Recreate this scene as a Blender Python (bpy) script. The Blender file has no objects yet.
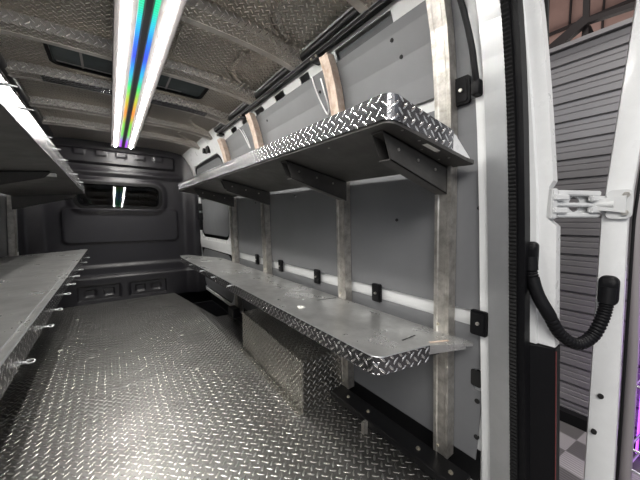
import bpy, bmesh, math, random
from mathutils import Vector, Matrix
random.seed(7)
COL = bpy.context.scene.collection
sc = bpy.context.scene

# ------------------------------------------------------------------ materials
def new_mat(name):
    m = bpy.data.materials.new(name); m.use_nodes = True
    nt = m.node_tree
    return m, nt, nt.nodes['Principled BSDF']

def plain(name, col, rough=.5, metal=0., noise=.0, nscale=8., bump=0., bscale=60., col2=None, spec=.5, coat=0.):
    m, nt, b = new_mat(name)
    b.inputs['Base Color'].default_value = (*col, 1)
    b.inputs['Roughness'].default_value = rough
    b.inputs['Metallic'].default_value = metal
    b.inputs['Specular IOR Level'].default_value = spec
    b.inputs['Coat Weight'].default_value = coat
    tc = nt.nodes.new('ShaderNodeTexCoord')
    if noise > 0 or col2:
        n = nt.nodes.new('ShaderNodeTexNoise'); n.inputs['Scale'].default_value = nscale
        n.inputs['Detail'].default_value = 6; n.inputs['Roughness'].default_value = .65
        nt.links.new(tc.outputs['Object'], n.inputs['Vector'])
        r = nt.nodes.new('ShaderNodeValToRGB')
        r.color_ramp.elements[0].position = .35; r.color_ramp.elements[1].position = .68
        c2 = col2 if col2 else tuple(c*(1-noise) for c in col)
        r.color_ramp.elements[0].color = (*c2, 1); r.color_ramp.elements[1].color = (*col, 1)
        nt.links.new(n.outputs['Fac'], r.inputs['Fac']); nt.links.new(r.outputs['Color'], b.inputs['Base Color'])
        mr = nt.nodes.new('ShaderNodeMapRange')
        mr.inputs['To Min'].default_value = min(1, rough*1.25); mr.inputs['To Max'].default_value = rough*.8
        nt.links.new(n.outputs['Fac'], mr.inputs['Value']); nt.links.new(mr.outputs['Result'], b.inputs['Roughness'])
    if bump > 0:
        n2 = nt.nodes.new('ShaderNodeTexNoise'); n2.inputs['Scale'].default_value = bscale
        nt.links.new(tc.outputs['Object'], n2.inputs['Vector'])
        bp = nt.nodes.new('ShaderNodeBump'); bp.inputs['Strength'].default_value = bump
        bp.inputs['Distance'].default_value = .002
        nt.links.new(n2.outputs['Fac'], bp.inputs['Height']); nt.links.new(bp.outputs['Normal'], b.inputs['Normal'])
    return m

def tread(name, base, bar, cell=.028, rough=.34, brough=.22, strength=.8, metal=.95, var=.35, nscale=3.):
    """rolled tread plate: raised lozenges turned +45 / -45 degrees in a checker of cells (UVs are metres)"""
    m, nt, b = new_mat(name); N = nt.nodes; L = nt.links
    def M(op, a, bb=None, c=None):
        n = N.new('ShaderNodeMath'); n.operation = op
        for i, v in enumerate((a, bb, c)):
            if v is None: continue
            if isinstance(v, (int, float)): n.inputs[i].default_value = v
            else: L.new(v, n.inputs[i])
        return n.outputs[0]
    uv = N.new('ShaderNodeUVMap'); sp = N.new('ShaderNodeSeparateXYZ'); L.new(uv.outputs[0], sp.inputs[0])
    k = .7071/cell
    u = M('MULTIPLY', M('ADD', sp.outputs[0], sp.outputs[1]), k); v = M('MULTIPLY', M('SUBTRACT', sp.outputs[0], sp.outputs[1]), k)
    fu = M('FLOOR', u); fv = M('FLOOR', v)
    chk = M('FLOORED_MODULO', M('ADD', fu, fv), 2.0)
    lx = M('SUBTRACT', M('SUBTRACT', u, fu), .5); ly = M('SUBTRACT', M('SUBTRACT', v, fv), .5)
    a = M('ADD', lx, M('MULTIPLY', chk, M('SUBTRACT', ly, lx)))      # bars run along u in even cells, along v in odd ones
    c = M('ADD', ly, M('MULTIPLY', chk, M('SUBTRACT', lx, ly)))
    q = M('ADD', M('POWER', M('ABSOLUTE', M('DIVIDE', a, .60)), 2.0), M('POWER', M('ABSOLUTE', M('DIVIDE', c, .17)), 2.0))
    h = M('MAXIMUM', M('SUBTRACT', 1.0, q), 0.0)
    hs = M('POWER', h, .55)
    bp = N.new('ShaderNodeBump'); bp.inputs['Strength'].default_value = strength; bp.inputs['Distance'].default_value = .0024
    L.new(hs, bp.inputs['Height'])
    tc = N.new('ShaderNodeTexCoord'); nz = N.new('ShaderNodeTexNoise'); nz.inputs['Scale'].default_value = nscale
    nz.inputs['Detail'].default_value = 5; L.new(tc.outputs['Object'], nz.inputs['Vector'])
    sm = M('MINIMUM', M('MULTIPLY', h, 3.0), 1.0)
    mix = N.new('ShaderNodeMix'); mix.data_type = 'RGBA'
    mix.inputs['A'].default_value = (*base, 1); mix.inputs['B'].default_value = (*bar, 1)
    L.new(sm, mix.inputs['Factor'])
    mr = N.new('ShaderNodeMapRange'); mr.inputs['From Min'].default_value = .3; mr.inputs['From Max'].default_value = .7
    mr.inputs['To Min'].default_value = 1-var; mr.inputs['To Max'].default_value = 1.0
    L.new(nz.outputs['Fac'], mr.inputs['Value'])
    mul = N.new('ShaderNodeVectorMath'); mul.operation = 'SCALE'
    L.new(mix.outputs['Result'], mul.inputs[0]); L.new(mr.outputs['Result'], mul.inputs['Scale'])
    L.new(mul.outputs[0], b.inputs['Base Color'])
    rr = M('MULTIPLY', M('ADD', M('MULTIPLY', sm, brough-rough), rough), M('ADD', 1.25, M('MULTIPLY', nz.outputs['Fac'], -.5)))
    L.new(rr, b.inputs['Roughness'])
    b.inputs['Metallic'].default_value = metal
    L.new(bp.outputs['Normal'], b.inputs['Normal'])
    return m

def emit(name, col, s):
    m, nt, b = new_mat(name)
    b.inputs['Base Color'].default_value = (.8, .8, .8, 1)
    b.inputs['Emission Color'].default_value = (*col, 1); b.inputs['Emission Strength'].default_value = s
    return m

def rainbow(name, stops, y0, y1, s):
    """addressable colour strip: hue runs along its length, one bright dot per diode"""
    m, nt, b = new_mat(name); N = nt.nodes; L = nt.links
    tc = N.new('ShaderNodeTexCoord'); sp = N.new('ShaderNodeSeparateXYZ'); L.new(tc.outputs['Object'], sp.inputs[0])
    mr = N.new('ShaderNodeMapRange'); mr.inputs['From Min'].default_value = y0-2.3; mr.inputs['From Max'].default_value = y1-2.3
    L.new(sp.outputs[1], mr.inputs['Value'])
    r = N.new('ShaderNodeValToRGB'); e = r.color_ramp.elements
    while len(e) < len(stops): e.new(.5)
    for i, (p, c) in enumerate(stops):
        e[i].position = (p-y0)/(y1-y0); e[i].color = (*c, 1)
    L.new(mr.outputs['Result'], r.inputs['Fac'])
    d = N.new('ShaderNodeMath'); d.operation = 'MULTIPLY'; d.inputs[1].default_value = 2*math.pi/.016; L.new(sp.outputs[1], d.inputs[0])
    sn = N.new('ShaderNodeMath'); sn.operation = 'SINE'; L.new(d.outputs[0], sn.inputs[0])
    m2 = N.new('ShaderNodeMath'); m2.operation = 'MULTIPLY_ADD'; m2.inputs[1].default_value = s*.35; m2.inputs[2].default_value = s
    L.new(sn.outputs[0], m2.inputs[0])
    b.inputs['Base Color'].default_value = (.1, .1, .1, 1)
    L.new(r.outputs['Color'], b.inputs['Emission Color']); L.new(m2.outputs[0], b.inputs['Emission Strength'])
    return m

MT = {}
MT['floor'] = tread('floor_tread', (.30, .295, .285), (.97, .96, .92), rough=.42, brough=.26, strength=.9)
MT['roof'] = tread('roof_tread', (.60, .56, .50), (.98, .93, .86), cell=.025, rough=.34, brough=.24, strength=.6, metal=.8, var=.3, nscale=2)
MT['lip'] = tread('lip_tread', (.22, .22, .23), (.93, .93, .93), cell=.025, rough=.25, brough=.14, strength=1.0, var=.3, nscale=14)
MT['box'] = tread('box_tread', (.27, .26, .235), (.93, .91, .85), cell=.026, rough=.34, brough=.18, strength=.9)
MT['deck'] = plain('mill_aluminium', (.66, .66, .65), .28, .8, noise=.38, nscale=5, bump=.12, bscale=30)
MT['flange'] = plain('bare_flange', (.80, .77, .72), .36, .6, noise=.3, nscale=9)
MT['steel'] = plain('galvanised_post', (.62, .60, .56), .38, .8, nscale=22, col2=(.34, .32, .29), bump=.2, bscale=40)
MT['film'] = plain('weathered_post', (.72, .62, .54), .5, .25, nscale=26, col2=(.50, .36, .27), bump=.2, bscale=50)
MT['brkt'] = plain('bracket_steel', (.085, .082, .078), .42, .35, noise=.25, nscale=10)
MT['panel'] = plain('grey_lining', (.170, .174, .182), .42, 0, noise=.10, nscale=2.5, bump=.05, bscale=300)
MT['body'] = plain('body_paint', (.72, .73, .73), .3, 0, noise=.08, nscale=5, coat=.2)
MT['bodygrey'] = plain('body_cavity_paint', (.50, .52, .53), .38, 0, noise=.2, nscale=6)
MT['white'] = plain('white_paint', (.80, .81, .81), .28, 0, noise=.07, nscale=12, coat=.3)
MT['hinge'] = plain('hinge_paint', (.62, .63, .63), .45, 0, noise=.07, nscale=12)
MT['alu'] = plain('brushed_trim', (.52, .53, .54), .34, .75, noise=.15, nscale=4)
MT['black'] = plain('black_metal', (.008, .008, .009), .35, .0, spec=.35, noise=.3, nscale=9)
MT['rubber'] = plain('black_rubber', (.006, .006, .0065), .6, spec=.2)
MT['plastic'] = plain('black_plastic', (.004, .004, .005), .5, spec=.18, bump=.15, bscale=200)
MT['bulk'] = plain('bulkhead_plastic', (.013, .012, .0155), .38, 0, noise=.2, nscale=4, bump=.1, bscale=150)
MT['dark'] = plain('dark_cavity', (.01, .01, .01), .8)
MT['darkgrey'] = plain('dark_grey_paint', (.08, .085, .09), .5, 0, noise=.2)
MT['bolt'] = plain('zinc_bolt', (.66, .62, .52), .3, .9)
MT['paper'] = plain('paper_scrap', (.78, .77, .72), .8)
MT['shutter'] = plain('grey_shutter', (.36, .352, .358), .32, .55, noise=.12, nscale=3)
MT['rust'] = plain('red_brown_deck', (.27, .175, .15), .75, 0, noise=.22, nscale=1.5)
MT['truss'] = plain('dark_truss', (.022, .018, .018), .7, .0, spec=.2)
MT['seat'] = plain('seat_cloth', (.09, .09, .095), .85)
MT['led'] = emit('led_white', (1.0, .97, .92), 46)
MT['housing'] = plain('lamp_housing', (.30, .28, .28), .45, .2)
MT['rgb'] = rainbow('led_rainbow', [(1.2, (.0, .9, .25)), (1.42, (0, .75, .4)), (1.52, (0, .6, .75)), (1.68, (0, .2, .95)), (1.85, (.02, .05, .95)),
    (2.08, (0, .45, .8)), (2.30, (.03, .75, .15)), (2.55, (.55, .6, .02)), (2.85, (1, .25, .03)), (3.2, (.2, .65, .05)), (3.6, (.15, .7, .1)), (3.9, (.4, .05, .9)), (4.3, (.45, .05, .9))], 0, 4.4, .62)
MT['purple'] = emit('purple_glow', (.42, .05, .85), 1.2)
MT['ply'] = plain('pale_wall', (.35, .28, .32), .7, 0, noise=.2)
# glass
def glass_mat(name, tint, fac_min=.06):
    m, nt, b = new_mat(name)
    b.inputs['Base Color'].default_value = (*tint, 1); b.inputs['Roughness'].default_value = .02
    b.inputs['Transmission Weight'].default_value = 1; b.inputs['IOR'].default_value = 1.5
    return m
MT['glass'] = glass_mat('tinted_glass', (.55, .58, .6))
# interlocking garage tile: checker of light and dark tiles, each finely ribbed
def tile_mat():
    m, nt, b = new_mat('garage_tile'); N = nt.nodes; L = nt.links
    uv = N.new('ShaderNodeUVMap')
    mp = N.new('ShaderNodeMapping'); mp.inputs['Rotation'].default_value = (0, 0, .12); L.new(uv.outputs[0], mp.inputs[0])
    ch = N.new('ShaderNodeTexChecker'); ch.inputs['Scale'].default_value = 1/.19
    ch.inputs['Color1'].default_value = (.42, .41, .40, 1); ch.inputs['Color2'].default_value = (.15, .145, .14, 1)
    L.new(mp.outputs[0], ch.inputs['Vector'])
    wv = N.new('ShaderNodeTexWave'); wv.inputs['Scale'].default_value = 14; L.new(mp.outputs[0], wv.inputs['Vector'])
    mr = N.new('ShaderNodeMapRange'); mr.inputs['To Min'].default_value = .45; mr.inputs['To Max'].default_value = 1
    L.new(wv.outputs['Fac'], mr.inputs['Value'])
    ml = N.new('ShaderNodeVectorMath'); ml.operation = 'SCALE'; L.new(ch.outputs['Color'], ml.inputs[0]); L.new(mr.outputs[0], ml.inputs['Scale'])
    L.new(ml.outputs[0], b.inputs['Base Color']); b.inputs['Roughness'].default_value = .5
    return m
MT['tile'] = tile_mat()
MT['concrete'] = plain('garage_concrete', (.20, .19, .185), .6, 0, noise=.3, nscale=2)

# ------------------------------------------------------------------ mesh helpers
def boxuv(me):
    uvl = me.uv_layers.new(name='UVMap') if not me.uv_layers else me.uv_layers[0]
    for p in me.polygons:
        n = p.normal; ax = max(range(3), key=lambda i: abs(n[i]))
        for li in p.loop_indices:
            c = me.vertices[me.loops[li].vertex_index].co
            uvl.data[li].uv = (c.y, c.z) if ax == 0 else ((c.x, c.z) if ax == 1 else (c.x, c.y))

def obj(name, bm, mat, parent=None, smooth=False, loc=None):
    """link a bmesh (world coordinates) as one object; its origin is moved to its own base"""
    bmesh.ops.recalc_face_normals(bm, faces=bm.faces)
    me = bpy.data.meshes.new(name); bm.to_mesh(me); bm.free(); me.update(); boxuv(me)
    mats = mat if isinstance(mat, (list, tuple)) else [mat]
    for mm in mats: me.materials.append(MT[mm])
    if smooth:
        for p in me.polygons: p.use_smooth = True
        try: me.set_sharp_from_angle(angle=math.radians(38))
        except Exception: pass
    o = bpy.data.objects.new(name, me); COL.objects.link(o)
    if parent is not None:
        o.parent = parent
        base = Vector(parent['_w']) if '_w' in parent else Vector((0, 0, 0))
        me.transform(Matrix.Translation(-base)); o['_w'] = tuple(base)
    return o

def thing(name, label, cat, loc=(0, 0, 0), group=None):
    o = bpy.data.objects.new(name, None); COL.objects.link(o); o.empty_display_size = .05
    o.location = loc; o['_w'] = tuple(loc); o['label'] = label; o['category'] = cat
    if group: o['group'] = group
    return o

def tag(o, label, cat, group=None, kind=None):
    o['label'] = label; o['category'] = cat
    if group: o['group'] = group
    if kind: o['kind'] = kind
    return o

def struct(name, bm, mat, label=None, smooth=False, parent=None):
    o = obj(name, bm, mat, parent, smooth)
    if parent is None: o['kind'] = 'structure'; o['category'] = name.split('_')[0]
    if label: o['label'] = label
    return o

def copy_tree(o, parent=None):
    c = o.copy(); COL.objects.link(c); c.parent = parent
    for ch in [x for x in bpy.data.objects if x.parent == o]: copy_tree(ch, c)
    return c

def add_box(bm, x0, x1, y0, y1, z0, z1, bev=0, mat=0):
    vs = [bm.verts.new(p) for p in ((x0, y0, z0), (x1, y0, z0), (x1, y1, z0), (x0, y1, z0), (x0, y0, z1), (x1, y0, z1), (x1, y1, z1), (x0, y1, z1))]
    fs = [bm.faces.new([vs[i] for i in f]) for f in ((0, 3, 2, 1), (4, 5, 6, 7), (0, 1, 5, 4), (1, 2, 6, 5), (2, 3, 7, 6), (3, 0, 4, 7))]
    for f in fs: f.material_index = mat
    if bev:
        es = list({e for f in fs for e in f.edges})
        bmesh.ops.bevel(bm, geom=es, offset=bev, segments=2, profile=.5, affect='EDGES')
    return bm
def box(*a, **k): return add_box(bmesh.new(), *a, **k)

def loft(bm, rings, closed=True, cap=True, mat=0):
    R = [[bm.verts.new(p) for p in r] for r in rings]
    n = len(R[0])
    for a, b in zip(R, R[1:]):
        for i in range(n if closed else n-1):
            f = bm.faces.new((a[i], a[(i+1) % n], b[(i+1) % n], b[i])); f.material_index = mat
    if cap and closed:
        for r in (R[0][::-1], R[-1]):
            f = bm.faces.new(r); f.material_index = mat
    return bm

def tube(bm, pts, r, n=10, rf=None, flat=1.0):
    pts = [Vector(p) for p in pts]; rings = []
    up = Vector((0, 0, 1)); prev = None
    for i, p in enumerate(pts):
        t = (pts[min(i+1, len(pts)-1)]-pts[max(i-1, 0)]).normalized()
        if prev is None:
            a = t.cross(up)
            if a.length < .1: a = t.cross(Vector((1, 0, 0)))
            a.normalize()
        else:
            a = (prev - t*prev.dot(t)).normalized()
        prev = a; b = t.cross(a)
        rr = rf(i) if rf else r
        rings.append([p+(a*math.cos(2*math.pi*k/n)+b*math.sin(2*math.pi*k/n)*flat)*rr for k in range(n)])
    return loft(bm, rings)

def cyl(bm, p0, p1, r, n=14): return tube(bm, [p0, p1], r, n)

def spline(pts, n=10):
    P = [Vector(p) for p in pts]; P = [P[0]*2-P[1]]+P+[P[-1]*2-P[-2]]; out = []
    for i in range(1, len(P)-2):
        for k in range(n):
            t = k/n; a, b, c, d = P[i-1], P[i], P[i+1], P[i+2]
            out.append(.5*((2*b)+(c-a)*t+(2*a-5*b+4*c-d)*t*t+(3*b-a-3*c+d)*t**3))
    out.append(P[-2]); return out

def rrect(y0, y1, z0, z1, r=.02, n=5, rs=None):
    rs = rs or (r, r, r, r); out = []
    for (cy, cz, a0), rr in zip(((y1, z1, 0), (y0, z1, 90), (y0, z0, 180), (y1, z0, 270)), rs):
        sy = -1 if cy == y1 else 1; sz = -1 if cz == z1 else 1
        for k in range(n+1):
            a = math.radians(a0+90*k/n)
            out.append((cy+sy*rr+rr*math.cos(a), cz+sz*rr+rr*math.sin(a)))
    return out

PROF = [(-.3, 1.055), (0, 1.045), (.3, 1.032), (.57, 1.018), (.85, 1.008), (1.11, 1.0), (1.3, .992), (1.43, .980), (1.55, .963), (1.65, .942), (1.74, .912), (1.80, .885), (1.86, .85), (1.93, .79), (2.1, .70)]
def wx(z):
    """inner face of the wall posts: the van side bulges low down and leans in towards the roof"""
    if z <= PROF[0][0]: return PROF[0][1]
    for (a, xa), (b, xb) in zip(PROF, PROF[1:]):
        if z <= b:
            t = (z-a)/(b-a); return xa+(xb-xa)*t
    return PROF[-1][1]
XC = .13
def side(x, left): return 2*XC-x if left else x

def ring_edges(bm, pts, x=0):
    vs = [bm.verts.new((x, p[0], p[1])) for p in pts]
    return [bm.edges.new((vs[i], vs[(i+1) % len(vs)])) for i in range(len(vs))]

def sheet(outline, holes=(), off=.03, th=.004, left=False, follow=True):
    """a lining panel cut in (y, z) with holes, bent to the van side"""
    bm = bmesh.new(); es = ring_edges(bm, outline)
    for h in holes: es += ring_edges(bm, h)
    bmesh.ops.triangle_fill(bm, use_beauty=True, use_dissolve=False, edges=es)
    zs = [z for z, _ in PROF] + [.15, .45, .72, 1.2, 1.36, 1.5, 1.6, 1.7, 1.77]
    lo = min(p[1] for p in outline); hi = max(p[1] for p in outline)
    for z in sorted(set(zs)):
        if lo+.004 < z < hi-.004:
            bmesh.ops.bisect_plane(bm, geom=bm.verts[:]+bm.edges[:]+bm.faces[:], plane_co=(0, 0, z), plane_no=(0, 0, 1), dist=1e-5)
    r = bmesh.ops.extrude_face_region(bm, geom=bm.faces[:])
    new = {v for v in r['geom'] if isinstance(v, bmesh.types.BMVert)}
    for v in bm.verts:
        z = v.co.z; x = (wx(z) if follow else wx((lo+hi)/2)) + off + (th if v in new else 0)
        v.co.x = side(x, left)
    return bm

def plate(outline, z0, z1):
    bm = bmesh.new()
    return loft(bm, [[(x, y, z0) for x, y in outline], [(x, y, z1) for x, y in outline]])

# ================================================================== THE SETTING : van body
FY0, FY1 = .26, 4.36           # rear sill, bulkhead
# floor with its cut-out for the side door step
FL = [(-.80, FY0), (1.075, FY0), (1.075, 2.9), (.845, 2.915), (.66, 4.33), (-.80, 4.33)]
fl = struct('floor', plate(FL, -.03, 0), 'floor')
bm = bmesh.new(); add_box(bm, -.66, .845, 2.003, 2.0045, 0, .0006)
struct('seam_strip', bm, 'deck', parent=fl)
bm = bmesh.new()
loft(bm, [[(.846, 2.9, -.03), (.662, 4.34, -.03), (1.2, 4.34, -.03), (1.2, 2.9, -.03)], [(.846, 2.9, -.22), (.662, 4.34, -.22), (1.2, 4.34, -.22), (1.2, 2.9, -.22)]], cap=False)
add_box(bm, .66, 1.2, 2.9, 4.34, -.25, -.221)
struct('trim_1', bm, 'plastic', 'black side door step well')

# --- right wall : painted body sheet with slots, outer skin behind it
SL = [(1.33, 1.42), (1.61, 1.73), (1.91, 2.05)]
slots = [rrect(a, b, 1.776, 1.822, .008) for a, b in SL]
zw0, zw1 = .74, 1.72
ybody = sheet([(.395, -.02), (.395, 1.90), (2.86, 1.90), (2.86, -.02)],
              slots + [rrect(.76, 1.10, 1.778, 1.822, .006), rrect(2.17, 2.31, 1.778, 1.822, .008), rrect(2.45, 2.58, 1.778, 1.82, .008), rrect(.405, .455, .39, .45, .01)], off=.040, th=.006)
wr = struct('wall_right', ybody, 'body', smooth=True)
bm = sheet([(.30, -.2), (.30, 1.93), (4.40, 1.93), (4.40, -.2)], off=.135, th=.01)
struct('outer_skin', bm, 'dark', parent=wr)
# corrugated dark strut seen in the long slot
bm = sheet(rrect(.765, 1.095, 1.782, 1.818, .004), off=.060, th=.01); struct('slot_strut', bm, 'darkgrey', parent=wr)

bm = sheet([(.43, .0), (.43, .135), (2.76, .135), (2.76, .0)], off=.034, th=.004); struct('foot_strip', bm, 'black', parent=wr)

# --- side door (front right): white frame, three grey insets
d1 = sheet([(2.87, .0), (2.87, 1.90), (4.34, 1.90), (4.34, .0)],
           [rrect(3.02, 4.22, .77, 1.72, .16, 8, rs=(.16, .14, .14, .14)), rrect(3.00, 4.30, .03, .62, .1, 8, rs=(.03, .03, .22, .05))], off=.034, th=.02)
door1 = struct('door_1', d1, 'white', 'white sliding side door with grey inset panels', smooth=True)
bm = sheet(rrect(3.06, 4.18, .81, 1.685, .13, 8), off=.046, th=.006); struct('window_cover', bm, 'panel', parent=door1)
bm = sheet(rrect(3.02, 4.28, .05, .60, .18, 8), off=.048, th=.006); struct('door_card', bm, 'panel', parent=door1)
def ring_sheet(out, inn, off, th): return sheet(out, [inn], off, th)
bm = ring_sheet(rrect(3.035, 4.205, 1.28, 1.707, .14, 8), rrect(3.060, 4.180, 1.30, 1.687, .12, 8), .042, .012)
struct('window_seal', bm, 'rubber', parent=door1)
bm = sheet(rrect(3.0, 4.30, .655, .735, .01), off=.026, th=.01); struct('door_rail', bm, 'body', parent=door1)
bm = bmesh.new(); 
for z in (1.05, 1.18): 
    add_box(bm, wx(z)-.01, wx(z)+.05, 4.12, 4.20, z-.05, z+.05, .01)
add_box(bm, wx(.95), wx(.95)+.04, 4.13, 4.17, .86, 1.02, .005)
struct('door_lock', bm, 'black', parent=door1)
for z in (1.745, 1.80):
    pass
bm = bmesh.new()
cyl(bm, (.905, 3.32, 1.80), (.95, 3.32, 1.80), .05, 18); cyl(bm, (.89, 3.42, 1.79), (.95, 3.42, 1.79), .03, 12)
struct('roller_guide', bm, 'black', parent=door1)

# --- left wall
bm = sheet([(.26, -.02), (.26, 1.90), (4.40, 1.90), (4.40, -.02)], off=.030, th=.006, left=True)
wl = struct('wall_left', bm, 'panel', smooth=True)
bm = sheet([(.26, .62), (.26, .665), (4.30, .665), (4.30, .62)], off=.026, th=.004, left=True); struct('white_rail', bm, 'body', parent=wl)

# --- ceiling : tread-plate skin between side curves
def rz(x):
    t = abs(x-XC)/.78; return 1.945-.055*min(t, 1.1)**4
xs = [-.72+.85*2*i/28 for i in range(29)]
bm = bmesh.new()
top = [[(x, y, rz(x)) for x in xs]+[(x, y, rz(x)+.03) for x in reversed(xs)] for y in (.27, 1.0, 2.0, 3.0, 4.45)]
loft(bm, top)
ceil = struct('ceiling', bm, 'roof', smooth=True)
# roof bows: folded tread plate hats
def bow(y, w=.10, d=.045, x0=-.68, x1=.925):
    bm = bmesh.new(); n = 24; rings = []
    for i in range(n+1):
        x = x0+(x1-x0)*i/n; z = rz(x)-.001
        rings.append([(x, y-w/2, z), (x, y-w/2+.012, z-d), (x, y+w/2-.022, z-d), (x, y+w/2-.01, z-.012), (x, y+w/2+.02, z-.008), (x, y+w/2+.02, z)])
    return loft(bm, rings)
BY = [.80, 1.36, 1.95, 2.50, 3.08, 3.58]
for i, y in enumerate(BY):
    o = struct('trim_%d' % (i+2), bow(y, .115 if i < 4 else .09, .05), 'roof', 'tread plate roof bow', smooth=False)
    w_ = .115 if i < 4 else .09
    fb = bmesh.new(); n = 16
    loft(fb, [[(x, y+w_/2-.024, rz(x)-.050), (x, y+w_/2+.020, rz(x)-.046), (x, y+w_/2+.020, rz(x)-.049), (x, y+w_/2-.024, rz(x)-.054)] for x in [-.68+1.6*k/n for k in range(n+1)]])
    struct('flange', fb, 'flange', parent=o)
    if i == 3:
        fb = bmesh.new(); loft(fb, [[(x, y-.052, rz(x)-.0565), (x, y+.034, rz(x)-.0565), (x, y+.034, rz(x)-.060), (x, y-.052, rz(x)-.060)] for x in [-.30+.98*k/n for k in range(n+1)]])
        struct('bright_cover', fb, 'lip', parent=o)
# curved corner plates in each bay on the right: tread panel with an arched end, dark reveal, fold beyond
def bay_plate(y0, y1):
    bm = bmesh.new(); ym = (y0+y1)/2; hw = (y1-y0)/2
    pts = []
    n = 14
    for k in range(n+1):
        a = math.pi*(k/n-.5)
        pts.append((.585+.16*(1-math.cos(a)*1.0), ym+hw*math.sin(a)))
    arc = pts
    rings = []
    for x, y in arc:
        xs_ = [.32+(x-.32)*q/6 for q in range(7)]
        rings.append([(q, y, rz(q)-.004) for q in xs_]+[(q, y, rz(q)-.013) for q in reversed(xs_)])
    return loft(bm, rings)
def arch_strip(y0, y1):
    bm = bmesh.new(); ym = (y0+y1)/2; hw = (y1-y0)/2; rings = []
    for k in range(17):
        a = math.pi*(k/16-.5); cx = .62+.17*(1-math.cos(a)); cy = ym+hw*math.sin(a)*.98
        rings.append([(cx-.0, cy, rz(cx)-.003), (cx, cy, rz(cx)-.020), (cx+.022, cy, rz(cx)-.014), (cx+.022, cy, rz(cx)-.003)])
    return loft(bm, rings)
for a, b in ((.87, 1.29), (1.44, 1.88), (2.58, 3.02), (3.15, 3.52)):
    struct('corner_plate', bay_plate(a, b), 'roof', parent=ceil)
    struct('arched_edge', arch_strip(a, b), 'roof', parent=ceil)
# roof hatch glass in its black gasket
hy0, hy1, hx0, hx1 = 2.05, 2.335, -.24, .60
bm = bmesh.new()
o_ = rrect(hx0, hx1, hy0, hy1, .05, 6); i_ = rrect(hx0+.018, hx1-.018, hy0+.018, hy1-.018, .035, 6)
loft(bm, [[(x, y, rz(x)-.002) for x, y in o_], [(x, y, rz(x)-.020) for x, y in o_], [(x, y, rz(x)-.020) for x, y in i_], [(x, y, rz(x)-.002) for x, y in i_]], cap=False)
w2 = struct('window_2', bm, 'rubber', 'dark roof hatch window in a black rubber gasket')
MT['hatch'] = plain('smoked_hatch', (.10, .12, .125), .12, 0, noise=.3, nscale=5)
bm = bmesh.new(); loft(bm, [[(x, y, rz(x)-.003) for x, y in i_], [(x, y, rz(x)-.009) for x, y in i_]]); struct('pane', bm, 'hatch', parent=w2)
bm = bmesh.new()
for x in (-.09, .10, .36): add_box(bm, x-.006, x+.006, hy0+.02, hy1-.02, rz(x)-.013, rz(x)-.0095)
add_box(bm, hx0+.03, hx1-.03, hy1-.045, hy1-.033, rz(0)-.0135, rz(0)-.0095)
struct('glazing_bar', bm, 'housing', parent=w2)
# pale oblong trim near the front of the roof
bm = bmesh.new(); o2 = rrect(-.22, .46, 3.70, 3.80, .03, 5)
loft(bm, [[(x, y, rz(x)-.002) for x, y in o2], [(x, y, rz(x)-.014) for x, y in o2]]); struct('trim_9', bm, 'housing', 'pale oblong cover strip near the front of the roof')
# side cove between roof and wall (both sides)
for left in (False, True):
    bm = bmesh.new(); rings = []
    for y in (.28, 1.5, 3.0, 4.36):
        pr = [(.925, 1.905), (.935, 1.86), (.965, 1.83), (1.00, 1.80), (1.03, 1.80), (1.03, 1.98), (.90, 1.98)]
        rings.append([(side(x, left), y, z) for x, z in pr])
    loft(bm, rings); struct('trim_10' if not left else 'trim_11', bm, 'bodygrey', 'painted roof side member')

# --- bulkhead
BW = 4.33
NX, NZ = 132, 144
x0b, x1b, z0b, z1b = -.80, 1.07, -.02, 1.95
def sstep(a, b, t):
    t = max(0, min(1, (t-a)/(b-a))); return t*t*(3-2*t)
def rr_sd(x, z, cx, cz, hx, hz, r):
    qx = abs(x-cx)-hx+r; qz = abs(z-cz)-hz+r
    return math.hypot(max(qx, 0), max(qz, 0))+min(max(qx, qz), 0)-r
WCX, WCZ, WHX, WHZ = .125, 1.295, .435, .148
def bulk_y(x, z):
    y = 0.0
    # lower ledge steps into the van
    y -= .06*(1-sstep(.30, .34, z))
    y -= .025*(1-sstep(.42, .455, z))
    # two shallow recessed boxes with small pockets
    for cx in (-.13, .375):
        y += .025*(1-sstep(-.006, .008, rr_sd(x, z, cx, .125, .20, .085, .012)))
        for dx in (-.09, .09):
            y += .018*(1-sstep(-.004, .008, rr_sd(x, z, cx+dx, .125, .05, .035, .008)))
    # big embossed field under the window
    y -= .022*(1-sstep(-.012, .012, rr_sd(x, z, .16, .93, .60, .21, .06)))
    # window surround
    y -= .03*(1-sstep(.0, .06, rr_sd(x, z, WCX, WCZ, WHX+.03, WHZ+.03, .11)))
    # ridges above the window
    y -= .03*math.exp(-((z-1.575)/.035)**2)*sstep(.74, .62, abs(x-XC)) if abs(x-XC) < .74 else 0
    y -= .035*(1-sstep(-.012, .012, rr_sd(x, z, .14, 1.76, .60, .085, .03)))
    for dx in (-.3, -.1, .1, .3, .5):
        y -= .012*(1-sstep(-.004, .008, rr_sd(x, z, .05+dx, 1.80, .05, .03, .01)))
    y += .03*sstep(1.3, 1.95, z)
    # rolled side posts
    y -= .07*sstep(.70, .86, abs(x-XC))
    return BW+y
bm = bmesh.new(); grid = {}
for i in range(NX+1):
    for j in range(NZ+1):
        z = z0b+(z1b-z0b)*j/NZ; u = i/NX
        lim = wx(z)+.03
        xl, xr = side(lim, True), lim
        x = xl+(xr-xl)*u
        grid[i, j] = bm.verts.new((x, bulk_y(x, z), z))
for i in range(NX):
    for j in range(NZ):
        q = [grid[i, j], grid[i+1, j], grid[i+1, j+1], grid[i, j+1]]
        cx = sum(v.co.x for v in q)/4; cz = sum(v.co.z for v in q)/4
        if rr_sd(cx, cz, WCX, WCZ, WHX-.004, WHZ-.004, .10) < 0: continue
        bm.faces.new(q)
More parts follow.
